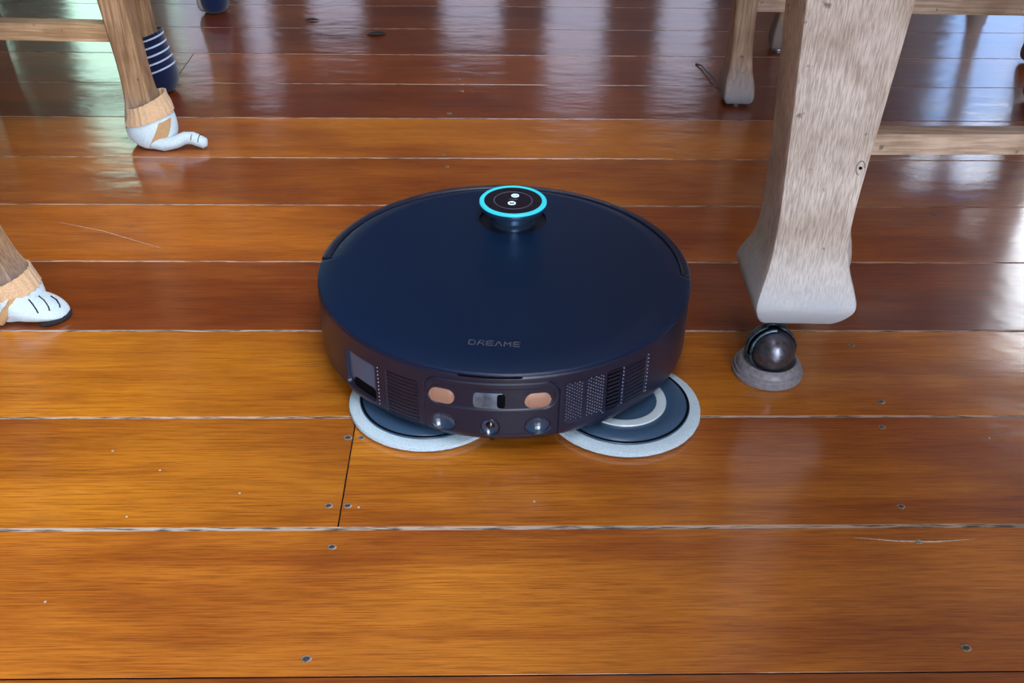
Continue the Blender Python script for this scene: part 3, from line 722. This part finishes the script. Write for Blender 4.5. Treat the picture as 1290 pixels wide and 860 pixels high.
for tx, zz in ((-.4325, .0140), (-.4235, .0110)):
    mesh_obj('toe_line', *tube([(tx-sx+.0015*(k-3)/3, 1.2895-sy+.0087*sin(R(-80+27*k))*1.05, zz+.0080*cos(R(-80+27*k))) for k in range(7)], .0006, 6), MT['black_yarn'], A)
def patch(name, cx, cy, z, rx, ry, a0, a1, z0, z1, slope, off, mat, par, secs, n=14, m_=8):
    """patch of cloth lying on a lofted body, slightly proud"""
    V, Fs = [], []
    def at(zq):
        for i in range(len(secs)-1):
            if secs[i][2] <= zq <= secs[i+1][2]:
                f = (zq-secs[i][2])/(secs[i+1][2]-secs[i][2]); return [p*(1-f)+q*f for p, q in zip(secs[i], secs[i+1])]
        return list(secs[0] if zq < secs[0][2] else secs[-1])
    for i in range(n+1):
        for j in range(m_+1):
            a_ = R(a0 + (a1-a0)*i/n + slope*(j/m_)); zq = z0 + (z1-z0)*j/m_
            c = at(zq); V.append((c[0]+(c[3]+off)*cos(a_), c[1]+(c[4]+off)*sin(a_), zq + c[5]*c[3]*cos(a_)))
    for i in range(n):
        for j in range(m_): b0 = i*(m_+1)+j; Fs.append((b0, b0+m_+1, b0+m_+2, b0+1))
    return mesh_obj(name, V, Fs, mat, par)
patch('heel_patch', 0, 0, 0, 0, 0, -98, -60, .002, .032, 44, .0009, MT['brown'], A, shift(body, sx, sy))
# B: paw sock nearest, lower left
sx, sy = -.500, .88
B = root('chair_sock', sx, sy, 'cream and white paw sock with stitched toes, nearest one at lower left')
body = [(-.503, .877, .0008, .016, .016, 0), (-.503, .877, .004, .026, .025, 0), (-.5045, .879, .014, .0300, .029, .1), (-.507, .881, .022, .0295, .029, .18), (-.5095, .882, .028, .0278, .028, .22), (-.512, .883, .034, .0260, .027, .26)]
mesh_obj('sock_body', *section_loft(shift(body, sx, sy), 40, 4, .03, 7), MT['white'], B)
cuff = [(-.5085, .8815, .0225, .0312, .0305, .22), (-.5100, .882, .028, .0300, .030, .26), (-.5120, .883, .034, .0288, .030, .28), (-.5135, .884, .0390, .0280, .030, .28)]
mesh_obj('sock_cuff', *ribbed(shift(cuff, sx, sy)), MT['cream'], B)
mesh_obj('heel_patch', *tube([(-.4915-sx, .8590-sy, .0290), (-.4950-sx, .8545-sy, .0260), (-.4985-sx, .8510-sy, .0200), (-.5035-sx, .8490-sy, .0130), (-.5090-sx, .8485-sy, .0060)], [.0010, .0036, .0044, .0048, .0045], 12), MT['brown'], B)
# paw: loft along x with toe lobes at the end
rings = []
for i in range(25):
    t = i/24; x = -.505 + .0560*t
    wv_ = .0225*math.sqrt(max(1-((t-.42)/.60)**2, .02)); hz = .0215 - .0110*t; hz *= math.sqrt(max(1-((t-.2)/.82)**4, .02))
    cy_ = .866 + .004*t
    ring = []
    for k in range(48):
        a_ = 2*PI*k/48; lob = 1 - .07*max(0, t-.45)*2*abs(cos(a_*2+.6))**8
        ring.append((x-sx, cy_-sy + wv_*cos(a_)*lob, .0008 + hz*(1+sin(a_))*.78*lob))
    rings.append(ring)
mesh_obj('sock_paw', *loft(rings), MT['white'], B)
def pawz(x, y):
    t = (x+.505)/.0560; wv_ = .0225*math.sqrt(max(1-((t-.42)/.60)**2, .02)); hz = (.0215-.0110*t)*math.sqrt(max(1-((t-.2)/.82)**4, .02))
    c = min(max((y-.866-.004*t)/wv_, -.999), .999); return .0008 + hz*(1+math.sqrt(1-c*c))*.78
for pts in ([(-.4800, .8600), (-.4755, .8562), (-.4715, .8525), (-.4690, .8500)], [(-.4740, .8690), (-.4680, .8655), (-.4625, .8600), (-.4605, .8565)], [(-.4660, .8765), (-.4600, .8745), (-.4555, .8690), (-.4545, .8660)]):
    mesh_obj('toe_line', *tube([(x-sx, y-sy, pawz(x, y)) for x, y in pts], .0008, 6), MT['black_yarn'], B)
path = []
for k in range(13):
    a_ = R(-72 + 10.5*k); path.append((-.4805+.0315*cos(a_)-sx, .8690+.0215*sin(a_)-sy, .0030))
mesh_obj('paw_pad', *tube(path, [.0006]+[.0026]*11+[.0006], 8), MT['black_yarn'], B)
# C, D: navy striped
def navy(x, y, label):
    c = root('chair_sock', x, y, label)
    s_ = [(.004, -.004, .0008, .012, .012, 0), (.004, -.003, .005, .021, .022, .05), (.002, 0, .018, .0275, .028, .12), (.001, 0, .034, .0275, .028, .2), (0, 0, .055, .0240, .025, .25), (-.001, 0, .074, .0205, .022, .3), (-.002, 0, .0845, .0188, .021, .32)]
    mesh_obj('sock_body', *section_loft(s_, 40, 4, .02, 3), MT['navy'], c)
    mesh_obj('sock_cuff', *ribbed([(-.0015, 0, .080, .0200, .0222, .3), (-.002, 0, .0880, .0192, .0218, .33)], 20, .02), MT['navy'], c)
navy(-.541, 1.503, 'navy sock with thin white stripes, directly behind the left chair leg')
navy(-.560, 1.905, 'navy sock farthest back, cut by the top edge of the photo')

# ------------------------------------------------------------------ small things on the floor
def leaf(x, y, L_, W_, rz, label):
    V, Fs = [], []
    for i in range(9):
        t = i/8; h = W_*sin(PI*t)**.8*(.8 if i % 2 else 1)
        for s_ in (-1, 0, 1): V.append(((t-.5)*L_, s_*h*.5, .0012 + .002*abs(s_)*sin(PI*t) + .001*t))
    for i in range(8):
        for j in range(2): b0 = i*3+j; Fs.append((b0, b0+3, b0+4, b0+1))
    o = mesh_obj('dry_leaf', V, Fs, MT['leaf'], loc=(x, y, 0)); o.rotation_euler = (0, 0, rz); m_ = o.modifiers.new('s', 'SOLIDIFY'); m_.thickness = .0008
    tag(o, label, 'leaf')
leaf(-.246, 1.785, .034, .020, R(12), 'small dark dry scrap on the boards behind the robot')
leaf(-.372, 1.86, .024, .008, R(3), 'thin dark sliver on the boards, farther back left of the scrap')
th_ = mesh_obj('thread', *tube([(.296, 1.66, .001), (.303, 1.645, .003), (.306, 1.62, .004), (.312, 1.585, .006), (.317, 1.55, .002)], [.0016, .0012, .0012, .0012, .0008], 6), MT['thinline'])
tag(th_, 'grey strand of fluff left of the pale chair foot', 'fluff')
